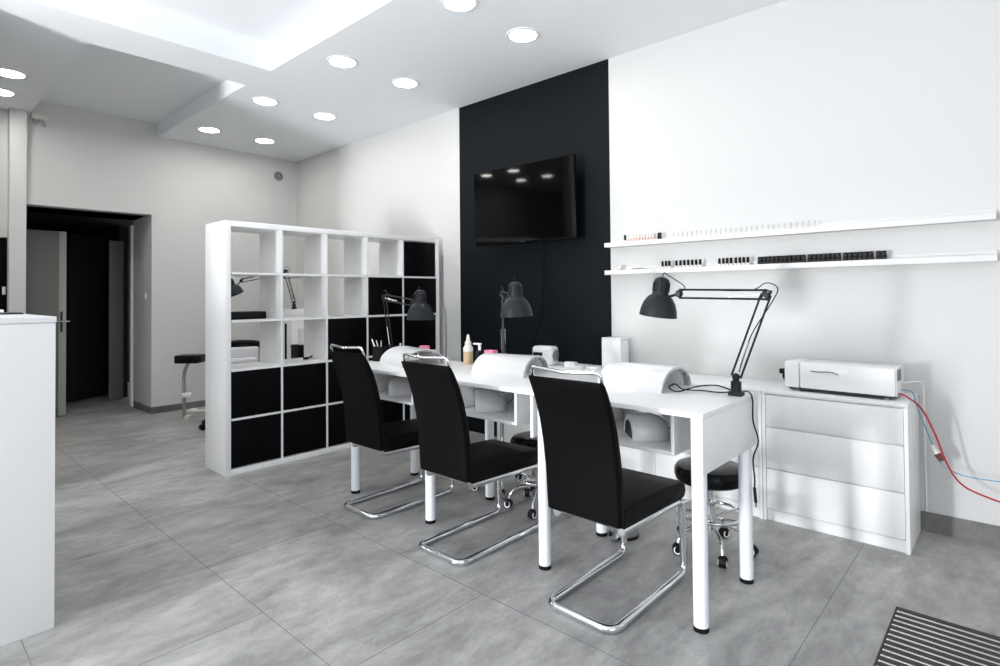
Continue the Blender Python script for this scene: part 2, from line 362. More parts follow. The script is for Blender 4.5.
# ------------------------------------------------------------------ television
t = thing('television', 'black flat television tilted on the black wall panel', 'television', (-3.195, 3.81, 2.13))
Z2 = 0.341; W2 = 0.553
tm = Matrix.Translation(V(0, 0, 0)) @ Matrix.Rotation(math.radians(2.2), 4, 'X') @ Matrix.Rotation(math.radians(2.5), 4, 'Z')
MB().box(-W2, -0.018, -Z2, W2, 0.012, Z2, 0.004, tm).box(-0.40, 0.012, -0.26, 0.40, 0.045, 0.20, 0.01, tm).build('body', 'blackgloss', t)
MB().box(-W2+0.008, -0.0195, -Z2+0.016, W2-0.008, -0.0175, Z2-0.008, 0, tm).build('screen', 'screen', t)
MB().box(-0.03, -0.0205, -Z2+0.004, 0.03, -0.018, -Z2+0.011, 0, tm).build('badge', 'darkgrey', t)
MB().box(-0.2, 0.05, -0.15, 0.2, 0.153, 0.15, 0.005).box(-0.03, 0.04, -0.03, 0.03, 0.06, 0.03).build('wall_mount', 'black', t)
o = MB().tube(smooth([(-3.08, 3.90, 1.80), (-3.07, 3.935, 1.65), (-3.10, 3.945, 1.35), (-3.12, 3.945, 1.12), (-3.20, 3.945, 0.9), (-3.22, 3.94, 0.765)]), 0.005, n=6).build('television_cable', 'black')
tag(o, 'black cable hanging from the television down the black panel', 'cable')
o = MB().tube(smooth([(-4.39, 3.945, 1.75), (-4.39, 3.945, 1.35), (-4.38, 3.944, 1.24), (-4.35, 3.944, 1.13), (-4.345, 3.944, 0.7), (-4.35, 3.944, 0.2), (-4.35, 3.94, 0.01)]), 0.007, n=6).build('wall_cable', 'grey')
tag(o, 'grey cable running down the white wall right of the cube shelf', 'cable')

# ------------------------------------------------------------------ cube shelf unit
KX, KB = -4.375, -4.755
ks = [1.80, 2.205, 2.607, 3.018, 3.425, 3.835]; kz = [0.043, 0.412, 0.780, 1.150, 1.515, 1.870]
t = thing('cube_shelf', 'large white cube shelf with stepped black doors dividing the room', 'shelf unit', (-4.56, 2.84, 0))
ox, oy = -4.56, 2.84
def kb(mb, x0, y0, z0, x1, y1, z1, bev=0.0015): return mb.box(x0-ox, y0-oy, z0, x1-ox, y1-oy, z1, bev)
Y0, Y1, ZT = 1.762, 3.885, 1.912
kb(MB(), KB, Y0, 0, KX, Y0+0.042, ZT).build('side_panel', 'white', t); kb(MB(), KB, Y1-0.042, 0, KX, Y1, ZT).build('side_panel', 'white', t)
kb(MB(), KB, Y0+0.042, ZT-0.042, KX, Y1-0.042, ZT).build('top_panel', 'white', t)
kb(MB(), KB, Y0+0.042, 0, KX, Y1-0.042, 0.042).build('bottom_panel', 'white', t)
for y in ks[1:5]: kb(MB(), KB+0.002, y-0.008, 0.042, KX-0.002, y+0.008, ZT-0.042, 0).build('divider', 'white', t)
for z in kz[1:5]:
    mb = MB()
    yy = [Y0+0.042]+ks[1:5]+[Y1-0.042]
    for a, b in zip(yy, yy[1:]): kb(mb, KB+0.002, a+0.0075, z-0.008, KX-0.002, b-0.0075, z+0.008, 0)
    mb.build('shelf_board', 'white', t)
black = {0: 5, 1: 5, 2: 3, 3: 2, 4: 1}
for row in range(5):
    for c in range(5):
        if c >= 5-black[row]:
            y0 = ([Y0+0.042]+ks[1:5])[c]+0.010; y1 = (ks[1:5]+[Y1-0.042])[c]-0.010
            z0 = ([0.042]+kz[1:5])[row]+0.010; z1 = (kz[1:5]+[ZT-0.042])[row]-0.010
            e = 0.012 if (row == 3 and c == 4) else 0
            d = kb(MB(), KX-0.03+e, y0, z0, KX-0.004+e, y1, z1, 0.002).build('door', 'blackgloss', t)
# things inside the open cells
o = MB().box(-0.09, -0.15, 0, 0.09, 0.15, 0.055, 0.004).box(-0.085, -0.145, 0.055, 0.085, 0.145, 0.06, 0.002).build('storage_box', 'black', None, loc=(-4.60, 1.99, 1.158))
tag(o, 'flat black box lying in the leftmost open cell of the cube shelf', 'box')
t = thing('nail_clipper', 'small black clipper at the front of the second cell, third row, of the cube shelf', 'clipper', (-4.60, 2.55, 0.789), 0.5)
MB().box(-0.015, -0.05, 0, 0.015, 0.0, 0.02, 0.004).build('jaw', 'black', t)
MB().tube([(0, 0, 0.01), (0.012, 0.05, 0.02), (0.01, 0.08, 0.045)], 0.006, fillet=0.01).tube([(0, 0, 0.01), (-0.016, 0.05, 0.01), (-0.02, 0.08, 0.012)], 0.006, fillet=0.01).build('handle', 'black', t)
t = thing('nail_file', 'thin grey nail file lying in the third open cell of the cube shelf', 'nail file', (-4.52, 2.80, 1.159), 0.3)
MB().box(-0.01, -0.07, 0, 0.01, 0.07, 0.004, 0.001).build('board', 'grey', t)
MB().box(-0.011, 0.03, 0.004, 0.011, 0.07, 0.006, 0.0005).build('grip', 'cream', t)

# ------------------------------------------------------------------ long nail table
t = thing('nail_table', 'long white manicure table on round white legs with open compartments', 'table', (-2.2, 2.45, 0))
tx, ty = -2.2, 2.45
TX0, TX1, TY0, TY1, TZ = -3.50, -0.915, 2.165, 2.80, 0.862
def tb(mb, x0, y0, z0, x1, y1, z1, bev=0.002): return mb.box(x0-tx, y0-ty, z0, x1-tx, y1-ty, z1, bev)
tb(MB(), TX0, TY0, TZ-0.022, TX1, TY1, TZ).build('tabletop', 'white', t)
for x in (-0.953, -1.733, -2.583, -3.357):
    for y in (2.212, 2.722):
        l = MB().cyl((x-tx, y-ty, 0.018), (x-tx, y-ty, TZ-0.022), 0.0295, n=32).build('leg', 'legwhite', t)
        MB().cyl((x-tx, y-ty, 0), (x-tx, y-ty, 0.0185), 0.0305, n=32).build('foot_cap', 'black', l, label='black foot cap')
tb(MB(), -0.935, 2.166, 0.622, -0.917, 2.799, TZ-0.0225).build('side_panel', 'white', t)
for x in (-1.80, -2.65): tb(MB(), x, 2.19, 0.625, x+0.016, 2.79, TZ-0.0225).build('side_panel', 'white', t)
for x1 in (-1.074, -1.940, -2.786):
    x0 = x1-0.50; mb = MB()
    tb(mb, x0, 2.25, 0.652, x1, 2.68, 0.668); tb(mb, x1-0.016, 2.25, 0.668, x1, 2.68, TZ-0.0225); tb(mb, x0, 2.25, 0.668, x0+0.016, 2.68, TZ-0.0225)
    tb(mb, x0, 2.665, 0.652, x1, 2.68, TZ-0.0225)
    mb.build('compartment', 'white', t)

# ------------------------------------------------------------------ dressers
DG = 'white three-drawer dressers along the right wall'
def dresser(x1, label, first=[None]):
    if first[0]: return dup(first[0], (x1-0.354, 3.74, 0), 0, label)
    t = thing('dresser', label, 'dresser', (x1-0.354, 3.74, 0), 0, DG); first[0] = t
    W = 0.353; y0, y1 = -0.21, 0.212
    MB().box(-W, y0+0.014, 0, -W+0.018, y1, 0.739, 0.001).box(W-0.018, y0, 0, W, y1, 0.739, 0.001).box(-W+0.018, y1-0.01, 0.02, W-0.018, y1, 0.739, 0).box(-W+0.018, y0+0.016, 0.0, W-0.018, y0+0.03, 0.062, 0).box(-W, y0, 0, -W+0.018, y0+0.0135, 0.739, 0.001).box(-W+0.018, y0+0.017, 0.3005, W-0.018, y0+0.05, 0.3085).box(-W+0.018, y0+0.017, 0.5415, W-0.018, y0+0.05, 0.5515).box(-W+0.018, y0+0.017, 0.7325, W-0.018, y0+0.05, 0.739).build('carcass', 'whitedr', t)
    MB().box(-W, y0, 0.740, W, y1, 0.757, 0.001).build('top_panel', 'whitedr', t)
    for z0, z1 in ((0.068, 0.300), (0.309, 0.541), (0.552, 0.732)):
        MB().box(-W+0.02, y0+0.002, z0, W-0.02, y0+0.02, z1, 0.0015).box(-W+0.03, y0+0.021, z0+0.02, W-0.03, y1-0.03, z1-0.03).build('drawer', 'whitedr', t)
    return t
dresser(-0.427, 'white three-drawer dresser at the right end of the row, under the steriliser')
dresser(-1.136, 'white three-drawer dresser second from the right, seen under the right end of the table')
dresser(-1.845, 'white three-drawer dresser third from the right, below the tall white box')
dresser(-2.554, 'white three-drawer dresser at the left end of the row, under the small white fan device')

# ------------------------------------------------------------------ cantilever chairs
CG = 'black cantilever chairs at the nail table'
def chair():
    t = thing('cantilever_chair', '', 'chair', (0, 0, 0), 0, CG)
    w = 0.182
    # back: side profile (z, y rear, thickness)
    pr = [(0.405, 0.035, 0.030), (0.412, 0.028, 0.046), (0.50, 0.022, 0.050), (0.60, 0.015, 0.048), (0.70, 0.000, 0.046), (0.80, -0.022, 0.043), (0.88, -0.048, 0.040), (0.95, -0.078, 0.036), (0.985, -0.094, 0.030), (0.994, -0.094, 0.016)]
    secs = []
    for z, y, th in pr:
        ww = w-(0.005 if z > 0.99 or z < 0.41 else 0)+0.004*(z-0.7); r = min(0.014, th*0.45); ring = []
        for cx, cy, a0 in ((ww-r, y+th-r, 0), (-ww+r, y+th-r, 90), (-ww+r, y+r, 180), (ww-r, y+r, 270)):
            for q in range(5):
                a = math.radians(a0+q*22.5); ring.append(V(cx+r*math.cos(a), cy+r*math.sin(a), z-0.15*(cy+r*math.sin(a)-y) if z > 0.9 else z))
        secs.append(ring)
    MB().loft(secs).build('backrest', 'leather', t)
    # seat, side profile extruded with softened sides
    sp = [(0.050, 0.402), (0.25, 0.392), (0.45, 0.382), (0.575, 0.374), (0.612, 0.380), (0.625, 0.405), (0.618, 0.440), (0.588, 0.460), (0.45, 0.468), (0.25, 0.474), (0.068, 0.480)]
    secs = []
    for fx, k in ((-w, 0.80), (-w+0.004, 0.93), (-w+0.014, 1), (w-0.014, 1), (w-0.004, 0.93), (w, 0.80)):
        cy, cz = 0.335, 0.431
        secs.append([V(fx, cy+(y-cy)*(1-(1-k)*0.12), cz+(z-cz)*k) for y, z in sp])
    MB().loft(secs).build('seat', 'leather', t)
    MB().tube([V(-w+0.012, -0.062, 0.955), V(-w+0.012, -0.082, 1.022), V(-w+0.03, -0.086, 1.030), V(0, -0.110, 1.024), V(w-0.03, -0.086, 1.030), V(w-0.012, -0.082, 1.022), V(w-0.012, -0.062, 0.955)], 0.0078, fillet=0.016, fs=4).build('handle', 'chrome', t, label='chrome grab bar on the top of the backrest')
    ww = w-0.022; r = 0.0168
    pts = [(-ww, 0.07, 0.380), (-ww, 0.618, 0.362), (-ww, 0.640, r), (-ww, -0.004, r), (ww, -0.004, r), (ww, 0.640, r), (ww, 0.618, 0.362), (ww, 0.07, 0.380)]
    MB().tube(pts, r, n=12, fillet=0.055, fs=6).tube([(-ww, 0.09, 0.386), (ww, 0.09, 0.386)], 0.009).tube([(-ww, 0.5, 0.366), (ww, 0.5, 0.366)], 0.009).build('frame', 'chrome', t, label='chrome tubular cantilever frame')
    return t
c0 = chair()
c0.location = (-1.352, 1.945, 0); c0['label'] = 'black cantilever chair at the right seat of the table, nearest the camera'
dup(c0, (-2.205, 1.940, 0), 0, 'black cantilever chair at the middle seat of the table')
dup(c0, (-3.015, 2.005, 0), 0, 'black cantilever chair at the left seat of the table, farthest from the camera')

# ------------------------------------------------------------------ stools on castors
SG = 'black swivel stools on castors'
def stool():
    t = thing('swivel_stool', '', 'stool', (0, 0, 0), 0, SG)
    MB().lathe([(0, 0.355), (0.155, 0.355), (0.172, 0.366), (0.180, 0.390), (0.178, 0.418), (0.165, 0.436), (0.13, 0.446), (0.05, 0.440), (0, 0.438)], n=40).build('seat', 'vinyl', t)
    MB().cyl((0, 0, 0.11), (0, 0, 0.25), 0.026).cyl((0, 0, 0.25), (0, 0, 0.356), 0.016).cyl((0, 0, 0.245), (0, 0, 0.258), 0.030).build('column', 'chrome', t)
    ring = [(0.165*math.cos(2*PI*i/40), 0.165*math.sin(2*PI*i/40), 0.195) for i in range(40)]
    mb = MB().tube(ring, 0.009, closed=True)
    for k in range(5):
        a = 2*PI*k/5+0.3; mb.tube([(0.02*math.cos(a), 0.02*math.sin(a), 0.165), (0.09*math.cos(a), 0.09*math.sin(a), 0.185), (0.163*math.cos(a), 0.163*math.sin(a), 0.195)], 0.007)
    mb.build('foot_ring', 'chrome', t)
    for k in range(5):
        a = 2*PI*k/5+0.9; c, s = math.cos(a), math.sin(a)
        l = MB().tube(smooth([(0.02*c, 0.02*s, 0.135), (0.10*c, 0.10*s, 0.130), (0.165*c, 0.165*s, 0.105), (0.19*c, 0.19*s, 0.055)]), 0.0095).build('leg', 'chrome', t)
        b = a+1.1; d = V(math.cos(b), math.sin(b), 0); p = V(0.195*c, 0.195*s, 0.026)
        l2 = MB().cyl(p-d*0.017, p+d*0.017, 0.026).sph((p.x, p.y, p.z+0.012), 0.024, (1, 1, 0.9)).build('castor', 'black', t)
        for e in (-1, 1):
            q = Matrix.Translation(p+d*e*0.0165) @ (d*e).to_track_quat('Z', 'Y').to_matrix().to_4x4()
            MB().lathe([(0.0145, 0), (0.0205, 0), (0.0205, 0.0035), (0.0145, 0.0035), (0.0145, 0)], n=20, mtx=q).build('rim', 'whitepl', l, label='white castor rim')
    return t
s0 = stool(); s0.location = (-1.205, 2.935, 0); s0.rotation_euler = (0, 0, math.radians(40.4)); s0['label'] = 'black swivel stool under the right end of the table'
dup(s0, (-2.25, 2.82, 0), 0.5, 'black swivel stool behind the middle chair, left of the table leg')
s2 = dup(s0, (-2.66, 2.93, 0), 0.75, 'black swivel stool raised high behind the middle table compartment')
for ch in s2.children:
    if ch.name.startswith('seat'): ch.location.z = 0.26
    if ch.name.startswith('column'): MB().cyl((0, 0, 0.35), (0, 0, 0.616), 0.014).build('lift_rod', 'grey', s2)

# ------------------------------------------------------------------ chrome pedal bins
def bin_(x, y, label, first=[None]):
    if first[0]: return dup(first[0], (x, y, 0), 0, label)
    t = thing('pedal_bin', label, 'bin', (x, y, 0), 0, 'chrome pedal bins'); first[0] = t
    MB().lathe([(0, 0.012), (0.080, 0.012), (0.080, 0.255), (0, 0.255)], n=36).build('body', 'steel', t)
    MB().lathe([(0, 0.0), (0.083, 0.0), (0.083, 0.014), (0, 0.014)], n=36).build('base', 'black', t)
    MB().lathe([(0.082, 0.255), (0.083, 0.268), (0.06, 0.29), (0, 0.30)], n=36).build('lid', 'steel', t)
    MB().box(-0.02, -0.115, 0.012, 0.02, -0.075, 0.018, 0.002).build('pedal', 'steel', t)
bin_(-1.64, 2.80, 'steel pedal bin under the seat of the nearest chair')
bin_(-2.45, 3.12, 'steel pedal bin behind the seat of the middle chair')

# ------------------------------------------------------------------ architect lamps
def lamp(label, base, elbow, joint, shade_c, shade_dir=(0.05, 0, -1), k=1.0, cable=None, clampdir=V(0, -1, 0), lift=0.0):
    base = V(*base); t = thing('desk_lamp', label, 'lamp', base, 0, 'black clamp lamps')
    e = V(*elbow)-base; j = V(*joint)-base; s = V(*shade_c)-base
    b0 = V(0, 0, 0.085*k)
    def pair(p, q, off, mb, r=0.0052):
        d = (q-p).normalized(); n = off-off.dot(d)*d; n = n.normalized()*0.021*k
        mb.tube([p+n, q+n], r*k, n=8).tube([p-n, q-n], r*k, n=8)
    side = V(e.y*1.0, -e.x, 0)
    hor = (j-e); hor.z = 0; hor.normalize()
    cd_ = clampdir
    MB().box(-0.030*k, -0.024*k, 0, 0.030*k, 0.024*k, 0.020*k, 0.003).cyl((0, 0, 0.01*k), (0, 0, 0.065*k), 0.023*k).cyl((0, 0, 0.065*k), (0, 0, 0.085*k), 0.014*k).build('base', 'lampblack', t)
    mb = MB().box(-0.018*k, -0.018*k, -0.055*k-lift, 0.018*k, 0.018*k, -0.05*k-lift+0.01, 0.002) if False else MB()
    q = cd_.to_track_quat('Y', 'Z').to_matrix().to_4x4()
    mb.box(-0.017*k, -0.028*k, -0.062*k, 0.017*k, -0.020*k, 0.010*k, 0.002, q).box(-0.017*k, -0.028*k, -0.062*k, 0.017*k, 0.014*k, -0.054*k, 0.002, q)
    mb.cyl((0, 0, -0.09*k), (0, 0, -0.026*k), 0.005*k).cyl((0, 0, -0.095*k), (0, 0, -0.082*k), 0.014*k)
    mb.build('clamp', 'lampblack', t)
    mb = MB(); pair(b0, e, hor, mb); MBp = mb
    mb.sph((b0.x, b0.y, b0.z), 0.018*k, n=12)
    mb.build('lower_arm', 'lampblack', t)
    mb = MB(); pair(e, j, V(0, 0, 1), mb); mb.build('upper_arm', 'lampblack', t)
    n = hor.cross(V(0, 0, 1)).normalized()
    mb = MB().tube([e+hor*0.03*k-V(0, 0, 0.02*k), e+V(0, 0, 0.022*k), e-hor*0.022*k+V(0, 0, 0.018*k), e-V(0, 0, 0.022*k)], 0.009*k, closed=True, n=8)
    mb.cyl(e-n*0.016*k, e+n*0.016*k, 0.013*k, n=16).build('elbow_joint', 'lampblack', t)
    for sd in (-1, 1):
        o1 = n*0.012*k*sd
        MB().tube([b0+o1+(e-b0)*0.06, b0+o1+(e-b0)*0.42], 0.0028*k, n=6).build('spring', 'steel', t, label='bright tension spring')
        MB().tube([e+o1+(j-e)*0.06, e+o1+(j-e)*0.40-V(0, 0, 0.012*k)], 0.0028*k, n=6).build('spring', 'steel', t, label='bright tension spring')
    MB().sph((j.x, j.y, j.z), 0.02*k, n=12).tube([j, s+V(0, 0, 0.135*k)*0.62], 0.007*k, n=8).cyl(j-n*0.02*k, j+n*0.02*k, 0.012*k, n=12).build('head_joint', 'lampblack', t)
    prof = [(0.001, 0.205), (0.012, 0.204), (0.024, 0.200), (0.036, 0.191), (0.040, 0.178), (0.040, 0.125), (0.043, 0.112), (0.062, 0.098), (0.080, 0.070), (0.091, 0.035), (0.096, 0.0), (0.092, 0.0), (0.087, 0.035), (0.076, 0.068), (0.058, 0.094), (0.036, 0.108), (0.0, 0.110)]
    q = (-V(*shade_dir)).to_track_quat('Z', 'Y').to_matrix().to_4x4(); q = Matrix.Translation(s) @ q @ Matrix.Scale(k, 4)
    sh = MB().lathe(prof, n=40, mtx=q).build('lamp_shade', 'lampblack', t)
    mb = MB()
    for a in range(12):
        aa = 2*PI*a/12; mb.box(0.038, -0.0025, 0.128, 0.0435, 0.0025, 0.176, 0.0008, q @ Matrix.Rotation(aa, 4, 'Z'))
    mb.build('cooling_rib', 'black', sh)
    MB().sph((0, 0, 0.055), 0.028, (1, 1, 1.2), mtx=q).build('bulb', 'cream', sh, label='white light bulb')
    top = q @ V(0, 0, 0.205)
    pts = [top, top+V(0, 0, 0.02*k)+hor*-0.01, (top*0.6+j*0.4)+V(0, 0, 0.04*k), j+V(0, 0, 0.035*k)-hor*0.03, j+V(0, 0, 0.004), j-hor*0.05+V(0, 0, 0.02), e+V(0, 0, 0.02*k)+hor*0.08, e+V(0, 0, 0.055*k), e-hor*0.05*k+V(0, 0, 0.03*k), e*0.96+b0*0.04-hor*0.03*k+V(0, 0, -0.02), e*0.5+b0*0.5, b0+V(0.01, 0.01, 0.02)]
    MB().tube(smooth(pts, 6), 0.0026*k, n=6).build('cable', 'black', t)
    return t
lamp('black clamp lamp at the right end of the table, long arm toward the wall shelf', (-0.965, 2.66, TZ), (-0.872, 2.80, 1.322), (-1.28, 2.76, 1.330), (-1.393, 2.75, 1.215), (-0.14, 0.0, -1), clampdir=V(-1, 0, 0))
lamp('black clamp lamp standing before the black wall panel at the middle of the table', (-2.495, 2.77, TZ), (-2.512, 2.78, 1.335), (-2.275, 2.585, 1.315), (-2.165, 2.52, 1.205), (0.03, 0.02, -1), clampdir=V(0, -1, 0))
lamp('black clamp lamp at the left end of the table in front of the cube shelf', (-3.47, 2.60, TZ), (-3.52, 2.58, 1.320), (-3.115, 2.53, 1.283), (-3.02, 2.51, 1.168), (0, 0, -1), clampdir=V(1, 0, 0))
# loose lamp cable on the right end of the table, hanging over the edge
o = MB().tube(smooth([(-1.01, 2.72, TZ+0.012), (-1.07, 2.70, TZ+0.03), (-1.13, 2.62, TZ+0.03), (-1.20, 2.56, TZ+0.006), (-1.25, 2.57, TZ+0.02), (-1.24, 2.62, TZ+0.03), (-1.19, 2.60, TZ+0.012), (-1.12, 2.66, TZ+0.006), (-1.04, 2.66, TZ+0.006), (-0.97, 2.70, TZ+0.012), (-0.93, 2.72, TZ+0.012), (-0.907, 2.70, 0.84), (-0.903, 2.69, 0.75), (-0.885, 2.70, 0.66), (-0.905, 2.69, 0.58), (-0.90, 2.69, 0.49), (-0.90, 2.685, 0.44)], 6), 0.0035, n=6).cyl((-0.90, 2.685, 0.45), (-0.895, 2.685, 0.385), 0.007, n=10).cyl((-0.895, 2.685, 0.385), (-0.894, 2.685, 0.365), 0.003, n=8).build('lamp_power_cable', 'black')
tag(o, 'black cable curled on the table and hanging over its right end with a plug', 'cable')

# ------------------------------------------------------------------ arched nail lamps on the table
AG = 'white arched nail lamps on the table'
def arch():
    t = thing('arched_nail_lamp', '', 'nail lamp', (0, 0, 0), 0, AG)
    L_, a, h = 0.175, 0.165, 0.110; n = 24
    def sec(x, k, dz=0): return [V(x, -k*a*math.cos(PI*i/n), dz+k*h*math.sin(PI*i/n)) for i in range(n+1)]
    def shell(x0, x1, k0, k1, mb):
        r0 = sec(x0, k0)+sec(x0, k1)[::-1]; r1 = sec(x1, k0)+sec(x1, k1)[::-1]; mb.loft([r0, r1])
    mb = MB(); shell(-L_, L_, 1.0, 0.955, mb); mb.build('cover', 'whitepl', t)
    for x0, x1 in ((L_-0.03, L_+0.004), (-L_-0.004, -L_+0.02)):
        mb = MB(); shell(x0, x1, 0.954, 0.88, mb); mb.build('end_rim', 'steel', t, label='translucent silver end rim')
    mb = MB(); shell(-L_+0.02, L_-0.03, 0.90, 0.86, mb); mb.build('liner', 'paper', t)
    mb = MB()
    for i in range(5):
        an = PI*(0.2+0.15*i); mb.sph((L_-0.01, -0.85*a*math.cos(an), 0.85*h*math.sin(an)), 0.006, n=8)
    mb.build('diode', 'grey', t)
    return t
a0 = arch(); a0.location = (-1.425, 2.655, TZ); a0['label'] = 'white arched nail lamp on the right part of the table'
dup(a0, (-2.285, 2.60, TZ), 0.20, 'white arched nail lamp on the middle of the table, below the pink box')
dup(a0, (-3.14, 2.53, TZ), -0.22, 'white arched nail lamp on the left part of the table, behind the two farther chairs')

# small dome lamps in the compartments
def dome():
    t = thing('dome_nail_lamp', '', 'nail lamp', (0, 0, 0), 0, 'white dome nail lamps in the table compartments')
    secs = []
    for x, k in ((-0.085, 0.85), (-0.08, 0.90), (-0.04, 0.96), (0.02, 0.93), (0.06, 0.80), (0.085, 0.60), (0.095, 0.35)):
        ring = [V(x, -0.10*k*math.cos(PI*i/16), 0.012+0.105*k*math.sin(PI*i/16)**0.8) for i in range(17)]+[V(x, 0.095*k, 0.0), V(x, -0.095*k, 0.0)]
        secs.append(ring)
    MB().loft(secs).build('housing', 'whitepl', t)
    MB().loft([[V(x, -0.066*math.cos(PI*i/12), 0.006+0.072*math.sin(PI*i/12)) for i in range(13)] for x in (-0.0875, -0.0845)]).build('opening', 'black', t, label='black hand opening')
    MB().tube(smooth([(0.10, 0, 0.03), (0.13, 0.02, 0.05), (0.14, 0.06, 0.11), (0.12, 0.10, 0.11)]), 0.003, n=6).build('cable', 'grey', t)
    return t
d0 = dome(); d0.location = (-1.29, 2.42, 0.669); d0.rotation_euler = (0, 0, 0.75); d0['label'] = 'white dome nail lamp with black opening in the right table compartment'
dup(d0, (-2.29, 2.42, 0.669), 0.75, 'white dome nail lamp in the middle table compartment')
dup(d0, (-3.10, 2.42, 0.669), 0.75, 'white dome nail lamp in the left table compartment')

# ------------------------------------------------------------------ small things on the table
t = thing('tool_cup', 'black square cup of nail tools at the left end of the table', 'cup', (-3.435, 2.475, TZ), 0.3)
MB().box(-0.042, -0.035, 0, 0.042, 0.035, 0.006).box(-0.042, -0.035, 0, -0.038, 0.035, 0.105).box(0.038, -0.035, 0, 0.042, 0.035, 0.105).box(-0.042, -0.035, 0, 0.042, -0.031, 0.105).box(-0.042, 0.031, 0, 0.042, 0.035, 0.105).build('cup', 'black', t)
GT = 'tools standing in the black cup'
for k, (a, b, m_, lab) in enumerate((((-0.01, 0, 0.008), (-0.088, -0.01, 0.155), 'whitepl', 'white nail file leaning left out of the black cup'), ((0.0, 0.01, 0.008), (-0.060, 0.01, 0.145), 'steel', 'steel tool leaning left between the white file and the tweezers in the cup'), ((0.01, 0.0, 0.008), (0.006, 0.005, 0.150), 'steel', 'upright steel tweezers in the black cup'))):
    o = MB().tube([a, V(*a)*0.4+V(*b)*0.6, b], [0.005, 0.006, 0.004], n=8).build('nail_tool', m_, None, loc=(-3.435, 2.475, TZ)); tag(o, lab, 'nail tool', GT)
t = thing('toy_flamingo', 'small pink bottle with white spout beside the tool cup', 'bottle', (-3.36, 2.60, TZ)); t.name = 'pink_bottle'
MB().lathe([(0, 0), (0.03, 0), (0.034, 0.02), (0.03, 0.07), (0.018, 0.085), (0, 0.088)]).build('body', 'pink', t)
MB().lathe([(0, 0.085), (0.008, 0.085), (0.007, 0.12), (0, 0.125)]).build('spout', 'cream', t)
t = thing('pink_jar', 'round pink jar behind the left arched lamp', 'jar', (-3.275, 2.757, TZ))
MB().lathe([(0, 0), (0.036, 0), (0.038, 0.05), (0, 0.05)]).build('body', 'pink', t)
MB().lathe([(0.038, 0.05), (0.040, 0.085), (0.034, 0.098), (0, 0.102)]).build('lid', 'pink', t)
t = thing('squeeze_bottle', 'tall pointed bottle with beige lower half, standing before the black wall', 'bottle', (-2.80, 2.745, TZ))
MB().lathe([(0, 0), (0.032, 0), (0.034, 0.01), (0.034, 0.085), (0.0, 0.087)]).build('body', 'amber', t)
MB().lathe([(0.034, 0.086), (0.034, 0.11), (0.022, 0.13), (0.022, 0.15), (0.015, 0.155), (0.011, 0.185), (0.007, 0.2), (0, 0.203)]).build('cap', 'cream', t)
t = thing('pump_bottle', 'small black pump bottle with white pump head beside the beige bottle', 'bottle', (-2.70, 2.75, TZ))
MB().lathe([(0, 0), (0.026, 0), (0.028, 0.01), (0.028, 0.085), (0.012, 0.1), (0, 0.1)]).build('body', 'black', t)
MB().cyl((0, 0, 0.1), (0, 0, 0.14), 0.006).box(-0.05, -0.008, 0.135, 0.018, 0.008, 0.147, 0.003).tube([(0.012, 0, 0.13), (0.02, -0.01, 0.1)], 0.005).build('pump_head', 'whitepl', t)
t = thing('pink_box', 'small pink box behind the middle arched lamp', 'box', (-2.60, 2.76, TZ))
MB().box(-0.038, -0.025, 0, 0.038, 0.025, 0.085, 0.003).build('box', 'pink', t)
MB().box(-0.039, -0.026, 0.085, 0.039, 0.026, 0.105, 0.003).build('lid', 'pink', t)
# devices on the dressers
t = thing('fan_device', 'small rounded white device with dark slot on the left dresser by the black wall', 'device', (-2.89, 3.72, 0.757), 0.1)
MB().box(-0.10, -0.06, 0, 0.10, 0.06, 0.155, 0.03, seg=4).build('housing', 'whitepl', t)
MB().box(-0.08, -0.063, 0.075, 0.01, -0.058, 0.105, 0.002).build('slot', 'black', t)
mt = Matrix.Translation(V(0.10, 0, 0.08)) @ Matrix.Rotation(PI/2, 4, 'Y')
MB().lathe([(0, -0.004), (0.045, -0.004), (0.048, 0.003), (0.035, 0.006), (0, 0.004)], mtx=mt).build('grille', 'grey', t)
WG = 'small white blocks and sockets behind the nearest chair'
for k, (x, y, sx, sz, lab) in enumerate(((-2.62, 3.70, 0.045, 0.045, 'small white block just right of the rounded white device'), (-2.52, 3.66, 0.03, 0.03, 'middle small white block on the dresser top before the black wall'), (-2.43, 3.72, 0.05, 0.022, 'flattest small white block on the dresser nearest the tall white box'))):
    o = MB().box(-sx, -0.03, 0, sx, 0.03, sz, 0.006).box(-sx*0.6, -0.032, sz*0.3, sx*0.2, -0.029, sz*0.6).build('white_block', 'whitepl', None, loc=(x, y, 0.757)); tag(o, lab, 'block', WG)
t = thing('tissue_box', 'tall plain white box standing against the wall right of the black panel', 'box', (-2.31, 3.85, 0.757))
MB().box(-0.085, -0.06, 0, 0.085, 0.06, 0.225, 0.006).build('box', 'whitepl', t)
MB().box(-0.085, -0.061, 0.225, 0.085, 0.061, 0.240, 0.005).build('lid', 'whitepl', t)

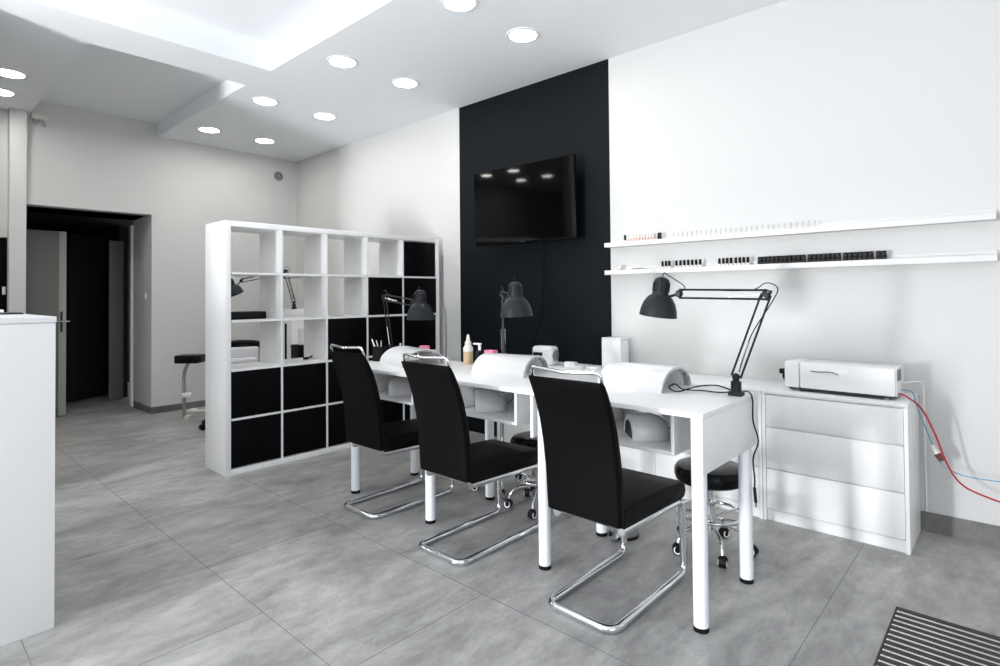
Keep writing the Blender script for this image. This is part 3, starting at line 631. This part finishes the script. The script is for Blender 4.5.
# ------------------------------------------------------------------ steriliser with tubes
t = thing('steriliser', 'long white steriliser with dark knob on the right dresser', 'steriliser', (-0.745, 3.72, 0.757), -0.03)
MB().box(-0.20, -0.115, 0.022, 0.262, 0.115, 0.168, 0.008).build('body', 'whitepl', t)
MB().box(-0.26, -0.105, 0.010, 0.25, 0.105, 0.019, 0.002).build('undershadow_strip', 'darkgrey', t)  # dark plate added in place of the shadow beneath the body
MB().box(-0.285, -0.112, 0.020, -0.203, 0.112, 0.172, 0.012).build('door', 'whitepl', t)
MB().cyl((-0.285, -0.06, 0.09), (-0.30, -0.06, 0.09), 0.035).box(-0.325, -0.075, 0.09, -0.298, -0.045, 0.12, 0.004).build('knob', 'black', t, label='black door knob')
MB().tube(smooth([(-0.14, -0.1165, 0.125), (-0.10, -0.1185, 0.123), (-0.04, -0.1185, 0.126), (0.0, -0.1165, 0.114)]), 0.0035, n=6).build('swoosh', 'grey', t, label='thin grey curved line')
MB().box(0.262, -0.10, 0.022, 0.266, 0.095, 0.178, 0.001).build('rear_plate', 'whitepl', t)
mb = MB()
for i in range(9): mb.box(0.266, -0.085+i*0.012, 0.10, 0.268, -0.079+i*0.012, 0.16)
mb.build('vent_slot', 'grey', t)
mb = MB()
for x in (-0.22, 0.22):
    for y in (-0.09, 0.09): mb.cyl((x, y, 0), (x, y, 0.022), 0.014, n=14)
mb.build('foot', 'grey', t)
def tube_thing(name, pts, r, m_, lab, cat='tube'):
    o = MB().tube(smooth(pts), r, n=8).build(name, m_); return tag(o, lab, cat)
tube_thing('red_tube', [(-0.488, 3.64, 0.79), (-0.45, 3.64, 0.785), (-0.385, 3.67, 0.72), (-0.335, 3.72, 0.585), (-0.30, 3.76, 0.455), (-0.265, 3.78, 0.37), (-0.22, 3.79, 0.32), (-0.15, 3.80, 0.29), (-0.06, 3.80, 0.27), (0.1, 3.80, 0.26), (0.4, 3.80, 0.26)], 0.0046, 'red', 'red hose curving from the steriliser down to the right')
tube_thing('blue_tube', [(-0.478, 3.73, 0.80), (-0.45, 3.74, 0.80), (-0.43, 3.77, 0.78), (-0.415, 3.79, 0.70), (-0.37, 3.80, 0.56), (-0.325, 3.80, 0.43), (-0.29, 3.81, 0.395), (-0.22, 3.81, 0.372), (-0.10, 3.81, 0.372), (0.1, 3.81, 0.38), (0.4, 3.81, 0.38)], 0.0028, 'blue', 'thin blue hose beside the red hose')
t = thing('tube_filter', 'small clear and brown inline filter where the hoses cross', 'filter', (-0.335, 3.785, 0.475))
q = V(0.035, 0, -0.065).to_track_quat('Z', 'Y').to_matrix().to_4x4()
MB().cyl(q @ V(0, 0, -0.045), q @ V(0, 0, 0.0), 0.013, 0.016).build('clear_end', 'clear', t)
MB().cyl(q @ V(0, 0, 0.0), q @ V(0, 0, 0.04), 0.017, 0.014).build('brown_end', 'brown', t)
tube_thing('white_cable', [(-0.478, 3.80, 0.83), (-0.42, 3.86, 0.835), (-0.40, 3.9, 0.80), (-0.40, 3.93, 0.6), (-0.40, 3.945, 0.2), (-0.40, 3.944, 0.11)], 0.004, 'whitepl', 'white cable from the steriliser down the wall beside the dresser', 'cable')

# ------------------------------------------------------------------ wall ledges and bottles
def ledge(z, label):
    t = thing('wall_ledge', label, 'shelf', (-1.23, YW, z), 0, 'white picture ledges')
    x0, x1 = -1.165, 1.152
    MB().box(x0, -0.104, 0, x1, -0.001, 0.026, 0.001).build('board', 'ledge', t)
    MB().box(x0, -0.106, -0.002, x1, -0.1045, 0.032, 0.0005).build('front_lip', 'ledge', t)
    MB().box(x0, -0.012, 0.0265, x1, -0.001, 0.058, 0.001).build('back_rail', 'ledge', t)
ledge(1.699, 'upper long white wall shelf right of the black panel')
ledge(1.484, 'lower long white wall shelf right of the black panel')
def bottle(kind):
    if kind == 'cap':
        o = MB().lathe([(0, 0), (0.0115, 0), (0.0122, 0.003), (0.0122, 0.018), (0.006, 0.023), (0, 0.023)], n=14).build('nail_polish_bottle', 'clear')
        MB().lathe([(0, 0.022), (0.0092, 0.022), (0.0084, 0.056), (0.0065, 0.060), (0, 0.060)], n=14).build('cap', 'black', o, label='tall black cap')
    elif kind == 'clear':
        o = MB().lathe([(0, 0), (0.0115, 0), (0.0118, 0.004), (0.0118, 0.026), (0.006, 0.030), (0, 0.030)], n=14).build('nail_polish_bottle', 'blush')
        MB().lathe([(0, 0.029), (0.0085, 0.029), (0.008, 0.048), (0, 0.050)], n=14).build('cap', 'cream', o, label='pale cap')
    else:
        o = MB().box(-0.0125, -0.0125, 0, 0.0125, 0.0125, 0.030, 0.002).build('nail_polish_bottle', 'black')
        MB().box(-0.0115, -0.0115, 0.0302, 0.0115, 0.0115, 0.056, 0.002).build('cap', 'black', o)
    o['category'] = 'bottle'; return o
protos = {}
def put(kind, x, z, label, group, y=3.895):
    o = protos.get(kind)
    if o is None:
        o = protos[kind] = bottle(kind)
        o['label'] = label; o['group'] = group; o.location = (x, y, z)
    else: dup(o, (x, y, z), 0, label, group)
ZU, ZL = 1.699+0.0265, 1.484+0.0265
put('cap', -2.238, ZU, 'black-capped polish bottle at the left end of the upper wall shelf', 'polish bottles at the left of the upper wall shelf')
for i in range(9): put('clear', -2.196+i*0.0245, ZU, ordn(i)+' pale-capped pinkish bottle from the left on the upper wall shelf', 'polish bottles at the left of the upper wall shelf')
put('gel', -1.950, ZU, 'lone square black bottle on the upper wall shelf, left of the nail tips', 'polish bottles at the left of the upper wall shelf')
def grp(x0, x1, n, desc, grpn, kind='cap'):
    for i in range(n):
        put(kind, x0+(x1-x0)*i/(n-1), ZL, ordn(i)+' black-capped polish bottle from the left in the '+desc+', lower wall shelf', grpn)
grp(-1.930, -1.878, 3, 'cluster of three', 'cluster of three polish bottles')
grp(-1.822, -1.648, 7, 'cluster of seven', 'cluster of seven polish bottles')
grp(-1.512, -1.434, 4, 'first cluster of four', 'left cluster of four polish bottles')
grp(-1.402, -1.324, 4, 'second cluster of four', 'right cluster of four polish bottles')
xs = []; x = -1.246
for i in range(26):
    xs.append(x); x += 0.0257
    if i in (10, 17, 23): x += 0.012
for i, x in enumerate(xs):
    put('gel', x, ZL, ordn(i)+' square black bottle from the left in the long row, lower wall shelf', 'long row of black gel bottles')
def tip(first=[None]):
    o = MB().box(-0.0025, -0.002, 0, 0.0025, 0.002, 0.025, 0.0005).build('nail_tip_stick', 'tips')
    MB().sph((0, 0, 0.036), 0.007, (0.8, 0.4, 2.0), n=10).build('nail_tip', 'tips', o)
    o['category'] = 'nail tip'; return o
tp = None
for i in range(28):
    x = -1.842+i*(0.94/27.5); lab = ordn(i)+' translucent nail tip from the left on the upper wall shelf'
    if tp is None: tp = tip(); tp.location = (x, 3.895, ZU); tp['label'] = lab; tp['group'] = 'nail tips on sticks'
    else: dup(tp, (x, 3.895, ZU), 0, lab)
t = thing('pink_pot', 'tiny pinkish pot at the left end of the lower wall shelf', 'pot', (-2.285, 3.895, ZL))
MB().lathe([(0, 0), (0.015, 0), (0.016, 0.022), (0, 0.022)], n=16).build('jar', 'blush', t)
MB().lathe([(0.0165, 0.022), (0.0165, 0.042), (0, 0.044)], n=16).build('lid', 'cream', t)
t = thing('cuticle_tool', 'thin dark tool lying at the left of the lower wall shelf', 'nail tool', (-2.125, 3.90, ZL+0.001))
MB().tube([(-0.06, 0, 0.012), (0.0, 0, 0.014), (0.06, 0, 0.012)], [0.003, 0.0045, 0.002], n=8).build('shaft', 'grey', t)
MB().box(-0.055, -0.01, 0, -0.035, 0.01, 0.009).box(0.03, -0.01, 0, 0.05, 0.01, 0.009).build('rest', 'clear', t)

# ------------------------------------------------------------------ counter at the left
t = thing('reception_counter', 'tall white reception counter at the left edge', 'counter', (-3.5, 0.0, 0))
MB().box(-0.55, -1.0, 0, 0.589, 0.500, 1.234, 0.002).build('body', 'white', t)
MB().box(-0.55, -1.0, 1.235, 0.591, 0.503, 1.259, 0.002).build('worktop', 'white', t)
o = MB().box(-0.10, -0.055, 0, 0.10, 0.055, 0.004, 0.001).box(-0.095, -0.05, 0.004, 0.095, 0.05, 0.008, 0.001).build('notebook', 'navy', None, loc=(-3.66, 0.425, 1.259)); tag(o, 'thin dark blue notebook on the white counter', 'notebook')
o.rotation_euler = (0, 0, 0.1)
o = MB().box(-0.06, -0.05, 0, 0.06, 0.05, 0.02, 0.004).box(-0.02, -0.03, 0.02, 0.03, 0.03, 0.03, 0.004).build('card_holder', 'whitepl', None, loc=(-3.93, 0.40, 1.259)); tag(o, 'small white card holder at the far left of the counter', 'holder')

# ------------------------------------------------------------------ floor grate
t = thing('floor_grate', 'black and aluminium entrance grating set in the floor at lower right', 'grate', (0.3, 2.2, 0))
MB().box(-0.70, -0.7, 0.0, 0.7, 0.70, 0.002).build('tray', 'black', t)
mb = MB().box(-0.706, -0.706, 0.0, -0.70, 0.706, 0.007).box(0.70, -0.706, 0, 0.706, 0.706, 0.007).box(-0.706, 0.70, 0, 0.706, 0.706, 0.007).box(-0.706, -0.706, 0, 0.706, -0.70, 0.007)
mb.build('frame', 'darkgrey', t)
for i in range(33):
    y = 0.685-i*0.0425
    MB().box(-0.698, y-0.012, 0.001, 0.698, y+0.010, 0.009, 0.002).build('slat', 'darkgrey', t)
    if i < 32: MB().box(-0.698, y-0.026, 0.001, 0.698, y-0.018, 0.0095, 0.001).build('rail', 'alu', t)

# ------------------------------------------------------------------ behind the cube shelf
t = thing('pedicure_footrest', 'black-padded pedicure footrest on a curved chrome pole left of the cube shelf', 'footrest', (-6.68, 2.32, 0))
MB().box(-0.13, -0.095, 0.625, 0.13, 0.095, 0.715, 0.018, Matrix.Rotation(0.75, 4, 'Z')).build('pad', 'vinyl', t)
MB().tube(smooth([(-0.15, -0.01, 0.02), (-0.15, -0.01, 0.30), (-0.15, -0.01, 0.48), (-0.10, 0.0, 0.58), (0.0, 0.0, 0.64)]), 0.018).build('pole', 'steel', t)
MB().cyl((-0.15, -0.03, 0.26), (-0.11, 0.05, 0.26), 0.028).build('clamp_knob', 'whitepl', t, label='white clamp knob')
MB().cyl((-0.13, 0.02, 0), (-0.13, 0.02, 0.03), 0.035).tube([(-0.13, 0.02, 0.08), (0.10, 0.16, 0.10), (0.35, 0.3, 0.05)], 0.015).sph((-0.06, 0.06, 0.09), 0.045, (1.4, 1, 0.6)).build('base', 'cream', t)
# tub chair
t = thing('salon_armchair', 'black-rimmed salon armchair with light grey cushions behind the cube shelf', 'armchair', (-6.12, 2.63, 0), 1.2)
def arcpts(r, z, a0=-30, a1=210, n=20, e=1.0): return [V(r*math.cos(math.radians(a0+(a1-a0)*i/n)), e*r*math.sin(math.radians(a0+(a1-a0)*i/n)), z+0.10*math.sin(PI*i/n)) for i in range(n+1)]
inn = arcpts(0.27, 0.74); MB().tube(inn, 0.026, n=10).build('rim', 'vinyl', t)
n = 20
secs = []
for i in range(n+1):
    a = math.radians(-30+240*i/n); c, s = math.cos(a), math.sin(a); zt = 0.73+0.10*math.sin(PI*i/n)
    secs.append([V(0.24*c, 0.24*s, 0.40), V(0.28*c, 0.28*s, 0.40), V(0.285*c, 0.285*s, zt), V(0.255*c, 0.255*s, zt)])
MB().loft(secs).build('shell', 'vinyl', t)
MB().box(-0.21, -0.22, 0.40, 0.21, 0.18, 0.52, 0.04, seg=4).build('seat_cushion', 'cushion', t)
MB().box(-0.19, -0.02, 0, 0.19, 0.06, 0.30, 0.035, Matrix.Translation(V(0, 0.10, 0.50)) @ Matrix.Rotation(-0.2, 4, 'X'), seg=4).build('back_cushion', 'cushion', t)
MB().cyl((0, 0, 0.10), (0, 0, 0.40), 0.03).build('column', 'chrome', t)
for k in range(5):
    a = -1.2-1.50+2*PI*k/5; c, s = math.cos(a), math.sin(a)
    l = MB().tube([(0, 0, 0.15), (0.15*c, 0.15*s, 0.12), (0.40*c, 0.40*s, 0.075)], [0.045, 0.035, 0.024]).build('base_arm', 'black', t)
    MB().cyl((0.40*c-0.02*s, 0.40*s+0.02*c, 0.03), (0.40*c+0.02*s, 0.40*s-0.02*c, 0.03), 0.03).build('castor', 'black', t)
# arm cushion seen through the lower left open cell
MB().box(-0.17, -0.06, 0.0, 0.17, 0.06, 0.11, 0.03, Matrix.Translation(V(-0.02, -0.24, 0.60)) @ Matrix.Rotation(0.2, 4, 'Z'), seg=4).build('arm_cushion', 'cushion', t)
# tall white cabinet with two lamps in the far corner
t = thing('side_cabinet', 'tall white cabinet in the far corner behind the cube shelf', 'cabinet', (-7.0, 3.73, 0))
MB().box(-0.22, -0.19, 0.0, 0.22, 0.21, 1.045, 0.003).build('body', 'white', t)
MB().box(-0.21, -0.18, 1.045, 0.21, 0.20, 1.065, 0).build('dark_band', 'darkgrey', t)  # dark inset band between body and top box
MB().box(-0.23, -0.20, 1.065, 0.23, 0.215, 1.175, 0.004).build('top_box', 'white', t)
lamp('black clamp lamp seen through the second row of open cells, shade to the left', (-6.83, 3.60, 1.177), (-6.80, 3.475, 1.655), (-6.82, 2.93, 1.53), (-6.82, 2.865, 1.37), (0, 0.45, -1), clampdir=V(0, 1, 0))
lamp('black clamp lamp farther right behind the cube shelf, partly hidden', (-6.86, 3.79, 1.177), (-6.84, 3.86, 1.62), (-6.95, 3.53, 1.59), (-6.98, 3.42, 1.45), (0, 0.2, -1), clampdir=V(0, 1, 0))
t = thing('salon_trolley', 'white salon trolley behind the cube shelf carrying a black box', 'trolley', (-6.2, 3.41, 0))
MB().box(-0.2, -0.21, 0.575, 0.2, 0.21, 0.60, 0.004).box(-0.2, -0.21, 0.2, 0.2, 0.21, 0.22, 0.004).build('shelf', 'white', t)
for x in (-0.18, 0.18):
    for y in (-0.15, 0.19):
        MB().cyl((x, y, 0.05), (x, y, 1.02 if (x < 0 and y < 0) else 0.6), 0.012).build('post', 'black', t)
        MB().cyl((x-0.012, y, 0.026), (x+0.012, y, 0.026), 0.026).build('castor', 'black', t)
t = thing('black_box', 'black box on the trolley under the white roll, seen through the shelf', 'box', (-6.2, 3.38, 0.601))
MB().box(-0.1, -0.10, 0, 0.1, 0.115, 0.17, 0.004).build('box', 'black', t)
MB().box(-0.102, -0.102, 0.14, 0.102, 0.117, 0.176, 0.004).build('lid', 'black', t)
t = thing('paper_roll', 'white paper roll standing on the black box, seen through the shelf', 'paper roll', (-6.2, 3.40, 0.778))
MB().lathe([(0.02, 0), (0.072, 0), (0.072, 0.19), (0.02, 0.19), (0.02, 0)], n=28).build('roll', 'paper', t)
MB().lathe([(0.017, 0.0), (0.02, 0.0), (0.02, 0.195), (0.017, 0.195), (0.017, 0)], n=20).build('core', 'cream', t)
